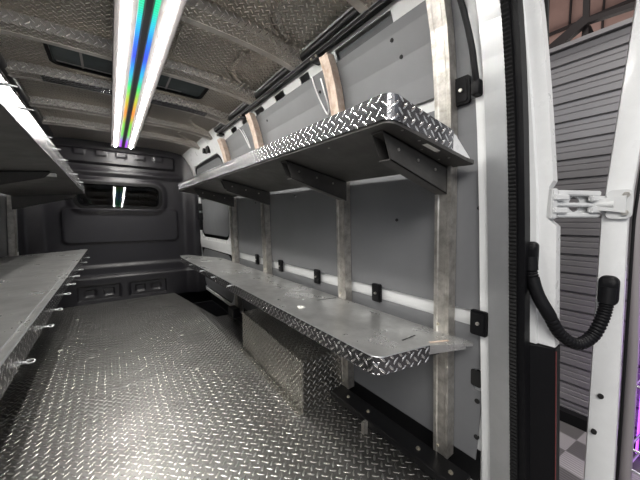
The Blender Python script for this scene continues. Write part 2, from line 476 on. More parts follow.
for v in [v for v in bm.verts if not v.link_faces]: bm.verts.remove(v)
wf = struct('wall_front', bm, 'bulk', 'dark moulded bulkhead', smooth=True)
# rubber gasket and tilted pane
def rr_pts(cx, cz, hx, hz, r, n=8): return rrect(cx-hx, cx+hx, cz-hz, cz+hz, r, n)
bm = bmesh.new(); go, gi = rr_pts(WCX, WCZ, WHX+.018, WHZ+.018, .115), rr_pts(WCX, WCZ, WHX-.016, WHZ-.016, .09)
loft(bm, [[(x, BW+.04, z) for x, z in go], [(x, BW-.042, z) for x, z in go], [(x, BW-.046, z) for x, z in gi], [(x, BW+.05, z) for x, z in gi]], cap=False)
w1 = struct('window_1', bm, 'rubber', 'wide low bulkhead window with rounded ends', smooth=True)
TILT = math.tan(math.radians(4.6))
gp = rr_pts(WCX, WCZ, WHX-.014, WHZ-.014, .09)
bm = bmesh.new(); loft(bm, [[(x, BW+.0+(z-WCZ)*TILT, z) for x, z in gp], [(x, BW+.006+(z-WCZ)*TILT, z) for x, z in gp]])
struct('pane', bm, 'glass', parent=w1)
# driver's cab beyond the glass
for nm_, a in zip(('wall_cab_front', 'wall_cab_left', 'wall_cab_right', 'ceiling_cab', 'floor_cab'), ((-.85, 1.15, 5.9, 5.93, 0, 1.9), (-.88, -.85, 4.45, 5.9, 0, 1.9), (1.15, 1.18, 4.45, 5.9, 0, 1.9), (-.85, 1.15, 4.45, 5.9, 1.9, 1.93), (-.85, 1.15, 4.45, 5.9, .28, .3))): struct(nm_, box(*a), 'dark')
s = thing('cab_seat', 'grey cab bench backrest seen through the bulkhead window', 'seat', (.13, 5.0, .3))
bm = box(-.5, .76, 4.95, 5.09, .75, 1.21, .03); obj('backrest', bm, 'seat', s, True)
bm = box(-.5, .76, 4.95, 5.45, .3, .74, .04); obj('seat_cushion', bm, 'seat', s, True)

# --- rear opening, right side: body edge, aluminium trim, seal, hinge pillar
def vstrip(y0, y1, x0o, x1o, zs, dy=lambda z: 0, n=None):
    """a vertical moulding following the side profile; x given as offset from wx(z)"""
    bm = bmesh.new(); rings = []
    for z in zs:
        d = dy(z); X = wx(z)
        rings.append([(X+x0o, y0+d, z), (X+x1o, y0+d, z), (X+x1o, y1+d, z), (X+x0o, y1+d, z)])
    return loft(bm, rings)
ZS = [-.03, .15, .3, .45, .6, .75, .9, 1.0, 1.1, 1.2, 1.3, 1.4, 1.5, 1.6, 1.68, 1.75, 1.80, 1.86]
lean = lambda z: -.032*max(0, 1-z)+.045*max(0, z-1)
struct('trim_12', vstrip(.410, .442, .010, .05, ZS, lean), 'body', 'white painted body edge behind the grey lining')
t13 = struct('trim_13', vstrip(.348, .409, -.006, .05, ZS, lean), 'alu', 'smooth aluminium rear door jamb trim')
# ribbed rubber seal
bm = bmesh.new(); rings = []
z = -.03
while z < 1.86:
    d = lean(z); X = wx(z); r = .0035 if int(round((z+.03)/.006)) % 2 else 0
    rings.append([(X-.006-r, .327+d, z), (X+.05, .327+d, z), (X+.05, .347+d, z), (X-.006-r, .347+d, z)]); z += .006
loft(bm, rings); struct('trim_14', bm, 'rubber', 'ribbed black rubber seal of the rear doorway')
struct('trim_15', vstrip(.308, .326, .004, .05, ZS, lean), 'plastic', 'smooth black seal lip of the rear doorway')
# hinge pillar
bm = bmesh.new(); rings = []
ZP = [.60, .7, .8, .9, .98, 1.0, 1.10, 1.12, 1.2, 1.3, 1.4, 1.5, 1.6, 1.7, 1.8, 1.9]
for z in ZP:
    d = lean(z)+.035*max(0, z-1.1); X = wx(z)+.055; nt_ = .018 if .99 < z < 1.11 else 0
    ya, yb, yc = .322+d, .298+d, .252+nt_+d+(.006 if z > 1.11 else 0)
    rings.append([(X, ya+.06, z), (X, ya, z), (X+.016, ya-.006, z), (X+.016, yb, z), (X+.028, yb-.003, z), (X+.030, yc, z), (X+.075, yc, z), (X+.075, ya+.06, z)])
loft(bm, rings); struct('trim_16', bm, 'white', 'white rear door hinge pillar')
bm = bmesh.new(); rings = []
for z in (-.35, 0, .3, .45, .57, .597):
    d = lean(z); X = wx(z)+.051
    rings.append([(X, .39+d, z), (X, .312+d, z), (X+.03, .250+d, z), (X+.08, .250+d, z), (X+.08, .39+d, z)])
loft(bm, rings); struct('trim_17', bm, 'plastic', 'black plastic corner trim under the hinge pillar')
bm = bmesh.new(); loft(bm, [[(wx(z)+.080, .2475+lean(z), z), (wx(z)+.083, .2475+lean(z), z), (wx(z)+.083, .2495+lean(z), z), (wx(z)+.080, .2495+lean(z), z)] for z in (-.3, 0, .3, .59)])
MT['redglint'] = plain('red_reflection', (.16, .03, .03), .5)  # reflection of a red bulb, put in as a coloured strip
struct('trim_21', bm, 'redglint', 'thin painted red reflection along the corner trim edge')
# body corner outside (rear quarter), so the shell is closed from outside too
bm = bmesh.new(); add_box(bm, -.8, 1.12, .262, .30, -.34, -.031)
struct('trim_18', bm, 'plastic', 'black rear sill and bumper step')
for lf in (True,):
    bm = bmesh.new(); rings = []
    for z in ZS:
        X = wx(z); rings.append([(side(X-.0, True), .262, z), (side(X+.1, True), .262, z), (side(X+.1, True), .34, z), (side(X, True), .34, z)])
    loft(bm, rings); struct('trim_19', bm, 'body', 'left rear door jamb')

# rear door swung right round: its hinge edge faces the camera
ddx, ddy = math.cos(math.radians(6.0)), math.sin(math.radians(6.0))
def door_ring(z):
    bow_ = -.038*max(0, z-1.0)/.6*1.0-.004*max(0, 1.0-z)
    ya = .182+bow_; yb = ya-.063-.012*max(0, 1-z)
    x = 1.262
    L = .80
    return [(x, ya-.004, z), (x-.006, (ya+yb)/2, z), (x, yb+.003, z), (x+.008, yb, z), (x+L*ddx, yb+L*ddy, z), (x+L*ddx, ya+L*ddy*1.05, z), (x+.01, ya, z)]
bm = bmesh.new(); loft(bm, [door_ring(z) for z in (-.25, .0, .2, .4, .6, .8, 1.0, 1.1, 1.2, 1.3, 1.4, 1.5, 1.6, 1.7, 1.85)])
door2 = struct('door_2', bm, 'white', 'white rear door swung open, seen at its hinge edge', smooth=True)
for (y, z) in ((.150, .428), (.160, .300)): struct('door_hole', cyl(bmesh.new(), (1.250, y, z), (1.262, y, z), .0075, 14), 'dark', parent=door2)
bm = bmesh.new(); tube(bm, [(1.268, .1095-.01*max(0, 1-z)-.047*max(0, z-1), z) for z in (-.2, .2, .6, 1.0, 1.3, 1.6, 1.8)], .004, 8); struct('edge_seal', bm, 'rubber', parent=door2)

# ================================================================== garage around the van
GZ = -.66
bm = box(-9, 9, -9, 11, GZ-.05, GZ); g = struct('ground', bm, 'concrete', 'dark concrete garage floor')
bm = box(1.75, 2.90, -.9, 1.6, GZ+.001, GZ+.012); tl = struct('floor_tiles', bm, 'tile', 'light and dark ribbed checker floor tiles')
# ribbed shutter wall
bm = bmesh.new(); prof = []; z = GZ
pitch = .152
seq = [(0, 0), (.006, .028), (.016, .028), (.022, 0), (.066, 0), (.070, .006), (.076, .006), (.080, 0), (.112, 0), (.116, .006), (.122, .006), (.126, 0), (.1515, 0)]
while z < 2.36:
    for dz, dx in seq: prof.append((z+dz, dx))
    z += pitch
prof = [(a, b) for a, b in prof if a <= 2.36]
loft(bm, [[(3.0-.03+dx, y, zz) for zz, dx in prof] + [(3.08, y, prof[-1][0]), (3.08, y, GZ)] for y in (-3.5, 5.5)])
struct('wall_garage', bm, 'shutter', 'ribbed grey steel partition wall of the garage')
bm = box(2.935, 3.09, -3.5, 5.5, 2.361, 2.392); struct('trim_20', bm, 'shutter', 'top rail of the ribbed partition')
bm = box(2.90, 2.968, -3.5, 5.5, GZ, GZ+.10); struct('baseboard_garage', bm, 'rubber', 'dark base strip of the ribbed partition')
# roof deck with purlins, sloping up away from the van
def roofz(x): return 3.5+.30*(x-4)
bm = bmesh.new(); loft(bm, [[(-7, y, 5.2), (3.2, y, 5.4), (9, y, roofz(9)-.2), (9, y, roofz(9)), (3.2, y, 5.6), (-7, y, 5.4)] for y in (-7, 9)])
struct('ceiling_garage', bm, 'rust', 'red-brown garage roof deck')
bm = box(6.6, 6.7, -7, 9, GZ, 5.6); struct('wall_far', bm, 'rust', 'red-brown upper garage wall')
bm = bmesh.new()
for y in [-.6+.42*i for i in range(9)]: add_box(bm, 6.55, 6.6, y-.012, y+.012, 2, 5.4)
struct('wall_rib', bm, 'truss', parent=bpy.data.objects['wall_far'])
bm = bmesh.new()
for z in (3.55, 4.35): add_box(bm, 6.50, 6.56, -7, 9, z-.02, z+.02)
struct('wall_rail', bm, 'truss', parent=bpy.data.objects['wall_far'])
tr = thing('roof_truss', 'dark steel roof truss above the ribbed partition, partly behind the white pillar', 'truss', (4, 1.1, 2.4))
def bar(a, b, w, dpt=.06):
    bm = bmesh.new(); a = Vector(a); b = Vector(b); t = (b-a).normalized(); sd = t.cross(Vector((1, 0, 0))).normalized()*w/2; dx = Vector((dpt, 0, 0))
    return loft(bm, [[a-sd, a+sd, a+sd+dx, a-sd+dx], [b-sd, b+sd, b+sd+dx, b-sd+dx]])
obj('column', bar((4, 1.15, 2.3), (4, 1.17, 5.2), .09), 'truss', tr)
obj('strut', bar((4.06, 1.16, 2.88), (4.06, .80, 3.09), .10), 'truss', tr)
obj('top_chord', bar((4.10, .80, 3.09), (4.10, -.5, 2.97), .05), 'truss', tr)
obj('strut', bar((4.13, .81, 3.06), (4.13, .83, 2.5), .05), 'truss', tr)
obj('strut', bar((4.17, .82, 3.08), (4.17, .86, 4.6), .05), 'truss', tr)
obj('strut', bar((4.21, .80, 3.08), (4.21, .60, 2.45), .03), 'truss', tr)
obj('bottom_chord', bar((4.25, 1.16, 2.93), (4.25, .8, 2.99), .02), 'truss', tr)

# wire shelving and purple lit board beyond the open door
rk = thing('wire_rack', 'chrome wire shelf rack with grey upright beyond the open rear door', 'rack', (2.55, .15, GZ+.012))
bm = bmesh.new(); tube(bm, [(2.5, .165, GZ+.012), (2.5, .178, .2), (2.5, .205, .9), (2.5, .20, 1.75)], .026, 10); obj('upright', bm, 'housing', rk, True)
for z in (.42, .27, -.02, -.42, -.55):
    bm = bmesh.new(); cyl(bm, (2.50, .15, z+.02), (2.46, -.55, z-.05), .008, 8); cyl(bm, (2.50, .17, z+.0), (2.80, .12, z+.02), .006, 8)
    obj('wire_shelf', bm, 'alu', rk)
pb = box(2.862, 2.89, -.75, .155, -.62, .62); 
obj('lit_board', pb, 'purple', None); tag(bpy.data.objects['lit_board'], 'purple glowing board behind the wire rack', 'sign')
pb = bmesh.new()
for (ya, yb, za, zb) in ((-.7, .15, .40, .46), (-.7, .12, -.10, .02), (-.7, .13, -.5, -.38), (.09, .14, -.6, .4)): add_box(pb, 2.82, 2.858, ya, yb, za, zb)
pbo = obj('dark_slat_frame', pb, 'darkgrey', None); tag(pbo, 'dark slatted frame standing in front of the purple board', 'frame')

# ================================================================== lining panels on the right wall
def plugs(pts, off, r, p):
    for y, z in pts: obj('plug', cyl(bmesh.new(), (wx(z)+off-.003, y, z), (wx(z)+off+.004, y, z), r, 10), 'dark', p)
pan = sheet([(.445, .095), (.425, .375), (.455, .375+.0), (.455, .455), (.418, .462), (.425, .615), (2.76, .615), (2.76, .095)],
            [], off=.028, th=.004)
lp = obj('lining_panel', pan, 'panel'); tag(lp, 'low grey lining panel below the white rail on the right wall', 'panel', 'grey lining panels')
obj('cutout', sheet(rrect(.430, .466, .388, .452, .008), off=.0255, th=.002), 'dark', lp)
plugs([(.443, .333), (.443, .190), (.9, .5), (1.7, .5)], .028, .009, lp)
pan = sheet([(.428, .672), (.445, 1.0), (.462, 1.415), (2.76, 1.425), (2.76, .672)], [], off=.028, th=.004)
lp = obj('lining_panel', pan, 'panel'); tag(lp, 'middle grey lining panel between the shelves on the right wall', 'panel', 'grey lining panels')
plugs([(.45, 1.041), (1.65, 1.165), (1.253, 1.22), (.80, 1.0), (2.3, 1.15)], .028, .007, lp)
pan = sheet([(.475, 1.462), (.49, 1.70), (.53, 1.775), (1.15, 1.772), (1.16, 1.78), (2.30, 1.785), (2.76, 1.77), (2.76, 1.462)],
            [], off=.028, th=.004)
lp = obj('lining_panel', pan, 'panel'); tag(lp, 'top grey lining panel above the upper right shelf', 'panel', 'grey lining panels')
plugs([(.775, 1.725), (.745, 1.655), (1.27, 1.70), (1.9, 1.72)], .028, .008, lp)

# tie-down plates on the white rail
def tiedown(y, z, s=1.3, o=0):
    t = thing('tie_down_plate', '', 'plate', (wx(z)+.028, y, z), 'black tie-down plates on the right wall')
    bm = sheet(rrect(y-.021*s, y+.021*s, z-.034*s, z+.034*s, .007), off=.014-o, th=.011); obj('plate', bm, 'plastic', t)
    bm = sheet(rrect(y-.015*s, y+.015*s, z-.028*s, z+.028*s, .005), off=.011-o, th=.003); obj('raised_face', bm, 'plastic', t)
    bm = bmesh.new(); cyl(bm, (wx(z)+.004-o, y, z), (wx(z)+.0105-o, y, z), .0045*s, 12); obj('bolt', bm, 'steel', t)
    return t
labs = ['black square tie-down plate beside the aluminium door jamb, at shelf height', 'black tie-down plate on the white rail, just left of the nearest post',
        'black tie-down plate on the white rail, left of the second post', 'black tie-down plate on the white rail, right of the third post', 'black tie-down plate on the white rail, left of the third post']
for (y, z), lb in zip(((.430, .642), (.915, .644), (1.41, .644), (1.88, .650), (2.31, .652)), labs): tiedown(y, z, 1.3, .02 if y < .5 else 0)['label'] = lb
tiedown(.508, 1.445)['label'] = 'black tie-down plate high on the wall under the grab handle'
# grab handle near the jamb
gh = thing('grab_handle', 'black tubular grab handle at the top of the wall by the rear jamb', 'handle', (.95, .45, 1.45))
bm = bmesh.new(); pts = spline([(wx(1.40)+.0, .447, 1.42), (wx(1.47)-.012, .448, 1.46), (wx(1.55)-.02, .455, 1.55), (wx(1.65)-.02, .472, 1.65), (wx(1.76)-.02, .492, 1.76)], 6)
tube(bm, pts, .0095, 10); obj('grip', bm, 'plastic', gh, True)
bm = box(wx(1.44)-.02, wx(1.44)+.03, .437, .462, 1.405, 1.455, .006); obj('mount', bm, 'plastic', gh, True)

# ================================================================== wall posts (C channel), right and left
def post(y, w, z0, z1, left, label, film=None):
    t = thing('wall_post', label, 'post', (side(wx(z0), left), y, z0), 'vertical wall posts')
    def ch(za, zb):
        bm = bmesh.new(); zs = sorted({za, zb} | {z for z, _ in PROF if za < z < zb} | {za+(zb-za)*k/8 for k in range(9)})
        rings = []
        for z in zs:
            X = wx(z)-.022; h = w/2; d = .046; t_ = .0035
            pr = [(0, -h), (0, -h+.012), (.003, -h+.016), (.003, h-.016), (0, h-.012), (0, h), (d, h), (d, h-t_), (t_+.003, h-t_), (t_+.003, -h+t_), (d, -h+t_), (d, -h)]
            rings.append([(side(X+a, left), y+b, z) for a, b in pr])
        return loft(bm, rings)
    if film:
        obj('channel', ch(z0, film), 'steel', t); f = obj('upper_channel', ch(film, z1), 'film', t); f['label'] = 'rust-tinted upper length'
    else: obj('channel', ch(z0, z1), 'steel', t)
    for z in (z0+.03, .60, 1.16): obj('rivet', cyl(bmesh.new(), (side(wx(z)-.024, left), y+.012, z), (side(wx(z)-.014, left), y+.012, z), .006, 8), 'bolt', t)
    return t
P = [.558, 1.13, 2.07, 2.80]
post(P[0], .060, .063, 1.86, False, 'steel wall post nearest the rear jamb, right wall')
post(P[1], .062, .063, 1.80, False, 'steel wall post, second from the rear jamb, rust-tinted top', 1.27)
post(P[2], .07, .06, 1.80, False, 'steel wall post, third from the rear jamb, behind the tread plate box', 1.27)
post(P[3], .08, .06, 1.78, False, 'steel wall post beside the white side door, farthest on the right wall', 1.27)
post(3.9, .07, .02, 1.80, True, 'steel wall post at the far end of the left wall')

# ================================================================== shelves
def strip_along(path, h0, h1, th=.003, zf=None):
    """thin upright band along a plan path (x, y) from height h0 to h1 above zf(x)"""
    bm = bmesh.new(); rings = []; n = len(path)
    for i, (x, y) in enumerate(path):
        x2, y2 = path[min(i+1, n-1)]; x1, y1 = path[max(i-1, 0)]
        t = Vector((x2-x1, y2-y1)).normalized(); nn = Vector((t.y, -t.x))*th
        z = zf(x)
        rings.append([(x, y, z+h0), (x+nn.x, y+nn.y, z+h0), (x+nn.x, y+nn.y, z+h1), (x, y, z+h1)])
    return loft(bm, rings)
def bracket(y, xf, xb, zf, h0, h1, w, left=False):
    """folded U bracket under a deck: web at the rear side, sloping lower edge, open front end"""
    bm = bmesh.new(); t = .003; s = -1 if not left else -1
    def quad(prs, ya, yb):
        loft(bm, [[(side(x, left), ya, z) for x, z in prs], [(side(x, left), yb, z) for x, z in prs]])
    A = (xf, zf(xf)-.002); B = (xb, zf(xb)-.002); Cc = (xb, zf(xb)-h1); D = (xf+.035, zf(xf)-h0)
    quad([A, B, Cc, D], y-w/2, y-w/2+t)              # near web
    quad([A, B, (xb, B[1]-.004), (xf, A[1]-.004)], y-w/2, y+w/2)                    # top flange
    quad([D, Cc, (xb, Cc[1]+.004), (D[0], D[1]+.004)], y-w/2, y+w/2)                # lower flange
    quad([A, B, (xb, zf(xb)-h1*.8), (xf+.03, zf(xf)-h0*.8)], y+w/2-t, y+w/2)        # far web
    bmesh.ops.remove_doubles(bm, verts=bm.verts, dist=1e-6)
    return bm
def eye_ring(x, y, z, d, rad=.012, tilt=0.):
    bm = bmesh.new(); pts = []
    cx = x+d*(rad+.006)
    for k in range(15):
        a = 2*math.pi*k/14; pts.append((cx+rad*math.cos(a), y+rad*math.sin(a)*.9, z+rad*math.sin(a)*tilt))
    tube(bm, pts, .0022, 6); cyl(bm, (x, y, z), (x+d*.008, y, z), .0035, 8)
    return bm

def corner(cx, cy, r, a0, a1, n=6):
    return [(cx+r*math.cos(math.radians(a0+(a1-a0)*k/n)), cy+r*math.sin(math.radians(a0+(a1-a0)*k/n))) for k in range(n+1)]

# right upper: tilts so its front edge is higher
UF, UB = .60, .993
zu = lambda x: 1.272-(x-UF)*.185
path = [(UF, 3.28)]+corner(UF+.035, .49+.035, .035, 180, 270)+[(.70, .488), (.885, .476)]
us = thing('wall_shelf', 'upper right tread-edged shelf whose lip stands up, folded brackets below', 'shelf', (.8, 1.9, 1.2), 'wall shelves')
outl = [(UB, 3.05), (UF+.06, 3.34), (UF+.012, 3.34), (UF+.002, 3.28)]+[(x+.001, y+.001) for x, y in path[1:8]]+[(.95, .462), (UB-.01, .452), (UB, .462)]
bm = bmesh.new(); loft(bm, [[(x, y, zu(x)-.012) for x, y in outl], [(x, y, zu(x)-.001) for x, y in outl]])
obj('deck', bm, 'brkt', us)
obj('lip', strip_along(path, -.004, .064, .003, zu), 'lip', us)
bm = bmesh.new(); loft(bm, [[(.875, .474, zu(.875)), (.985, .468, zu(.985)), (.985, .468, zu(.985)+.01), (.90, .474, zu(.9)+.055), (.875, .474, zu(.875)+.055)], [(.875, .477, zu(.875)), (.985, .471, zu(.985)), (.985, .471, zu(.985)+.01), (.90, .477, zu(.9)+.055), (.875, .477, zu(.875)+.055)]])
obj('end_gusset', bm, 'white', us)
for y in (.565, 1.115, 1.985, 2.76):
    b_ = obj('bracket', bracket(y, .630, .992, lambda x: zu(x)-.012, .080, .098, .044), 'brkt', us)
    for x in (.70, .80, .90): obj('rivet', cyl(bmesh.new(), (x, y-.025, zu(x)-.045), (x, y-.0205, zu(x)-.045), .005, 8), 'steel', b_)
for (x, y) in ((.66, .50), (.74, .50), (.84, .50), (.90, .495), (.64, .8), (.64, 1.4), (.80, .53), (.9, .53)): obj('rivet', cyl(bmesh.new(), (x, y, zu(x)-.0125), (x, y, zu(x)-.014), .004, 8), 'steel', us)
bm = bmesh.new(); loft(bm, [[(.77, .492, zu(.77)-.0125), (.835, .488, zu(.835)-.0125), (.835, .505, zu(.835)-.0125), (.77, .509, zu(.77)-.0125)], [(.77, .492, zu(.77)-.0135), (.835, .488, zu(.835)-.0135), (.835, .505, zu(.835)-.0135), (.77, .509, zu(.77)-.0135)]])
obj('sticker', bm, 'paper', us)

for o in bpy.data.objects:                     # the shelf climbs slightly towards the front of the van
    if o.type == 'MESH' and (o.parent == us or (o.parent and o.parent.parent == us)):
        for v in o.data.vertices: v.co.z += .018*(v.co.y+1.9-.49)
# right lower: lip folded down
LF, LB = .615, 1.010
zl = lambda x: .590-(x-LF)*.055
path = [(LF+.10, 3.60), (LF+.02, 3.52), (LF, 3.35)]+corner(LF+.035, .535+.035, .035, 180, 270)+[(.70, .530), (.845, .512)]
ls = thing('wall_shelf', 'lower right tread-edged shelf with a bare grey deck, over the tread plate box', 'shelf', (.8, 2.0, .5), 'wall shelves')
outl = [(LB, 3.20), (LF+.12, 3.62)]+[(x+.001, y) for x, y in path]+[(.95, .463), (LB-.01, .440), (LB, .450)]
bm = bmesh.new(); loft(bm, [[(x, y, zl(x)-.010) for x, y in outl], [(x, y, zl(x)) for x, y in outl]])
obj('deck', bm, 'deck', ls)
obj('lip', strip_along(path, -.054, .001, .003, zl), 'lip', ls)
bm = bmesh.new(); tube(bm, [(x-.001 if i < 5 else x, y, zl(x)+.001) for i, (x, y) in enumerate(path)], .0022, 6); obj('top_bead', bm, 'alu', ls)
bm = bmesh.new(); loft(bm, [[(.846, .510, zl(.85)-.010), (.98, .455, zl(.98)-.010), (.98, .455, zl(.98)-.022), (.846, .510, zl(.85)-.03)], [(.846, .516, zl(.85)-.010), (.98, .461, zl(.98)-.010), (.98, .461, zl(.98)-.022), (.846, .516, zl(.85)-.03)]])
obj('end_return', bm, 'deck', ls)
bm = bmesh.new(); loft(bm, [[(.80, .585, zl(.8)+.0003), (.885, .592, zl(.885)+.0003), (.885, .597, zl(.885)+.0003), (.80, .592, zl(.8)+.0003)], [(.80, .585, zl(.8)+.0009), (.885, .592, zl(.885)+.0009), (.885, .597, zl(.885)+.0009), (.80, .592, zl(.8)+.0009)]])
obj('slot', bm, 'dark', ls)
bm = bmesh.new(); loft(bm, [[(.86, 1.17, zl(.86)+.0003), (.99, 1.165, zl(.99)+.0003), (.99, 1.171, zl(.99)+.0003), (.86, 1.176, zl(.86)+.0003)], [(.86, 1.17, zl(.86)+.0009), (.99, 1.165, zl(.99)+.0009), (.99, 1.171, zl(.99)+.0009), (.86, 1.176, zl(.86)+.0009)]])
obj('slot', bm, 'dark', ls)
for y in (P[0]+.03, P[1], P[2], P[3]):
    obj('bracket', bracket(y, .66, 1.012, lambda x: zl(x)-.010, .03, .08, .044), 'brkt', ls)
for y in (2.85, 2.45, 2.13, 1.78):
    obj('eye_ring', eye_ring(LF-.003, y, .575, -1, .010), 'alu', ls)

# left upper (lip stands up) and lower (lip folded down)
LX = -.20; LBK = side(.998, True)
for up in (True, False):
    z0 = 1.292 if up else .690
    zf = (lambda x: 1.292-(LX-x)*.10) if up else (lambda x: .690-(LX-x)*.02)
    back = side(wx(z0), True)+.003; yfar = 3.93 if up else 3.86
    t = thing('wall_shelf', ('upper left tread-edged shelf seen from beneath, ring eyes along its lip' if up else 'lower left shelf with bare deck and ring eyes along its tread plate edge'), 'shelf', (-.48, 2.2, z0), 'wall shelves')
    path = [(LX, .42), (LX, yfar-.05), (LX-.02, yfar-.01), (LX-.06, yfar)]
    pth = path[::-1]
    outl = [(back, .42), (LX-.001, .42), (LX-.001, yfar-.05), (LX-.021, yfar-.012), (LX-.06, yfar-.001), (back, yfar-(.0 if up else .28))]
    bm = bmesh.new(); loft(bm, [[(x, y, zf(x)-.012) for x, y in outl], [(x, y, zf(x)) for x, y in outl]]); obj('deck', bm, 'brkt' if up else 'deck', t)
    if up: obj('lip', strip_along(pth, -.012, .062, -.003, zf), 'lip', t)
    else:
        obj('lip', strip_along(pth, -.062, .001, -.003, zf), 'lip', t)
        bm = bmesh.new(); tube(bm, [(x, y, zf(x)+.001) for x, y in path], .003, 6); obj('top_bead', bm, 'alu', t)
        bm = bmesh.new(); tube(bm, [(LX-.022, .42, zf(LX)+.001), (LX-.022, yfar-.06, zf(LX)+.001)], .0025, 6); obj('deck_bead', bm, 'alu', t)
    ys = (1.05, 1.24, 1.60, 1.84, 2.15, 2.75, 3.3) if up else (1.03, 1.34, 1.57, 1.88, 2.15, 2.44, 2.75, 3.2, 3.6)
    for y in ys: obj('eye_ring', eye_ring(LX+.003, y, z0+(.045 if up else -.062), 1, .0085, .25), 'alu', t)
    for y in ((2.20, 1.1, 3.88) if up else (2.1, 1.1, 3.5)):
        obj('bracket', bracket(y, side(-.255, True), side(back, True), lambda x, zf=zf: zf(side(x, True))-.012, .045, .13, .05, True), 'brkt', t)
    if up:
        obj('end_tab', box(-.30, -.24, 2.26, 2.30, zf(-.27)-.030, zf(-.27)-.0125, .003), 'white', t)

# scraps on the lower right shelf
sp_ = bmesh.new(); loft(sp_, [[(.695, 1.08, zl(.7)+.0008), (.725, 1.085, zl(.72)+.0008), (.72, 1.12, zl(.72)+.0008), (.70, 1.115, zl(.7)+.0008)], [(.697, 1.082, zl(.7)+.004), (.723, 1.087, zl(.72)+.006), (.718, 1.118, zl(.72)+.005), (.702, 1.113, zl(.7)+.004)]])
tag(obj('paper_scrap', sp_, 'paper'), 'small white paper scrap lying on the lower right shelf', 'paper')
sp_ = bmesh.new(); loft(sp_, [[(.865, .520, zl(.865)+.0006), (.945, .497, zl(.945)+.0006), (.95, .507, zl(.95)+.0006), (.87, .532, zl(.87)+.0006)], [(.865, .520, zl(.865)+.0014), (.945, .497, zl(.945)+.0014), (.95, .507, zl(.95)+.0014), (.87, .532, zl(.87)+.0014)]])
tag(obj('tape_strip', sp_, 'film'), 'tan tape strip at the near end of the lower right shelf', 'tape')

for (x, y, r, lb) in ((-.30, 3.66, .016, 'small white scrap on the far floor, near the left shelf'), (-.345, 2.86, .018, 'small white scrap on the floor beside the left shelf, nearer than the other'),
                     (.43, 1.95, .014, 'small white scrap on the floor in front of the tread plate box'), (.465, 2.62, .013, 'small white scrap on the floor left of the box, towards the side door')):
    q_ = bmesh.new(); pts = [(x+r*(1+.4*math.sin(3*k+x*9))*math.cos(k*1.047), y+r*(1+.4*math.cos(2*k))*math.sin(k*1.047)) for k in range(6)]
    loft(q_, [[(a, b, .0003) for a, b in pts], [(a*.98+x*.02, b*.98+y*.02, .003) for a, b in pts]])
    tag(obj('paper_scrap', q_, 'paper'), lb, 'paper', 'paper scraps on the floor')
# ================================================================== tread plate box over the wheel arch
wb = thing('wheel_arch_box', 'tread plate box on the floor under the lower right shelf', 'box', (.86, 1.6, 0))
bm = bmesh.new()
fr = lambda y: .755+(y-1.15)*.045
loft(bm, [[(fr(1.15), 1.15, .0), (1.02, 1.15, .0), (1.0, 1.15, .281), (fr(1.15)+.004, 1.15, .281), (fr(1.15), 1.15, .277)], [(fr(2.07), 2.07, .0), (1.02, 2.07, .0), (1.0, 2.07, .288), (fr(2.07)+.004, 2.07, .288), (fr(2.07), 2.07, .284)]])
obj('body', bm, 'box', wb)
bm = bmesh.new(); loft(bm, [[(fr(1.15)-.03, 1.152, .0005), (fr(1.15)-.001, 1.152, .0005), (fr(1.15)-.001, 1.152, .004), (fr(1.15)-.03, 1.152, .003)], [(fr(2.07)-.03, 2.07, .0005), (fr(2.07)-.001, 2.07, .0005), (fr(2.07)-.001, 2.07, .004), (fr(2.07)-.03, 2.07, .003)]])
obj('floor_flange', bm, 'box', wb)

# low black mounting rail along the wall foot
mr = thing('mounting_rail', 'low black steel rail on legs along the foot of the right wall', 'rail', (.95, .8, 0))
pr = [(.932, .034), (.932, .058), (.938, .062), (1.022, .062), (1.022, .034), (1.016, .030), (.938, .030)]
for ya, yb in ((.44, 1.145), (2.08, 2.80)):
    obj('beam', loft(bmesh.new(), [[(x, y, z) for x, z in pr] for y in (ya, yb)]), 'black', mr)
for y in (.58, .86, 1.08, 2.15, 2.7): obj('leg', box(.955, 1.0, y-.03, y+.03, .0, .030), 'black', mr)
obj('clip', box(.905, .9315, .868, .884, .0, .055), 'steel', mr)
for y in (.49, .628, .907, 1.05):
    bm = bmesh.new(); cyl(bm, (.975, y, .062), (.975, y, .0645), .009, 16); cyl(bm, (.975, y, .0645), (.975, y, .070), .0055, 6); obj('bolt', bm, 'bolt', mr)
obj('foot_bracket', box(.90, .97, 2.58, 2.72, .0625, .15, .004), 'black', mr)

# ================================================================== black rails under the roof sides
for left in (False, True):
    sx = (lambda x: side(x, True)+.15) if left else (lambda x: x-.008)
    dz = .03 if left else 0
    rl = thing('side_rail', ('black twin tube rail running along the left roof corner' if left else 'black twin tube rail running along the right roof corner'), 'rail', (sx(.88), 1.5, 1.83+dz), 'roof corner rails')
    y0, y1 = .32, 2.85 if not left else 4.15
    bm = bmesh.new(); tube(bm, [(sx(.880), y0, 1.873+dz), (sx(.880), y1, 1.873+dz)], .023 if not left else .034, 14); obj('upper_tube', bm, 'black', rl, True)
    bm = bmesh.new(); add_box(bm, *sorted((sx(.878), sx(.906))), y0, y1-.02, 1.827+dz, 1.849+dz, .003); obj('lower_channel', bm, 'black', rl)
    bm = bmesh.new(); add_box(bm, *sorted((sx(.8755), sx(.8778))), y0, y1-.05, 1.846+dz, 1.8485+dz); obj('edge_line', bm, 'alu', rl)
    for y in (1.20, 2.2, 2.78):
        obj('mount', box(*sorted((sx(.870), sx(.925))), y-.035, y+.035, 1.808+dz, 1.8265+dz, .004), 'black', rl)
        for dy in (-.02, .02): obj('mount_bolt', cyl(bmesh.new(), (sx(.8695), y+dy, 1.818+dz), (sx(.864), y+dy, 1.818+dz), .006, 8), 'bolt', rl)
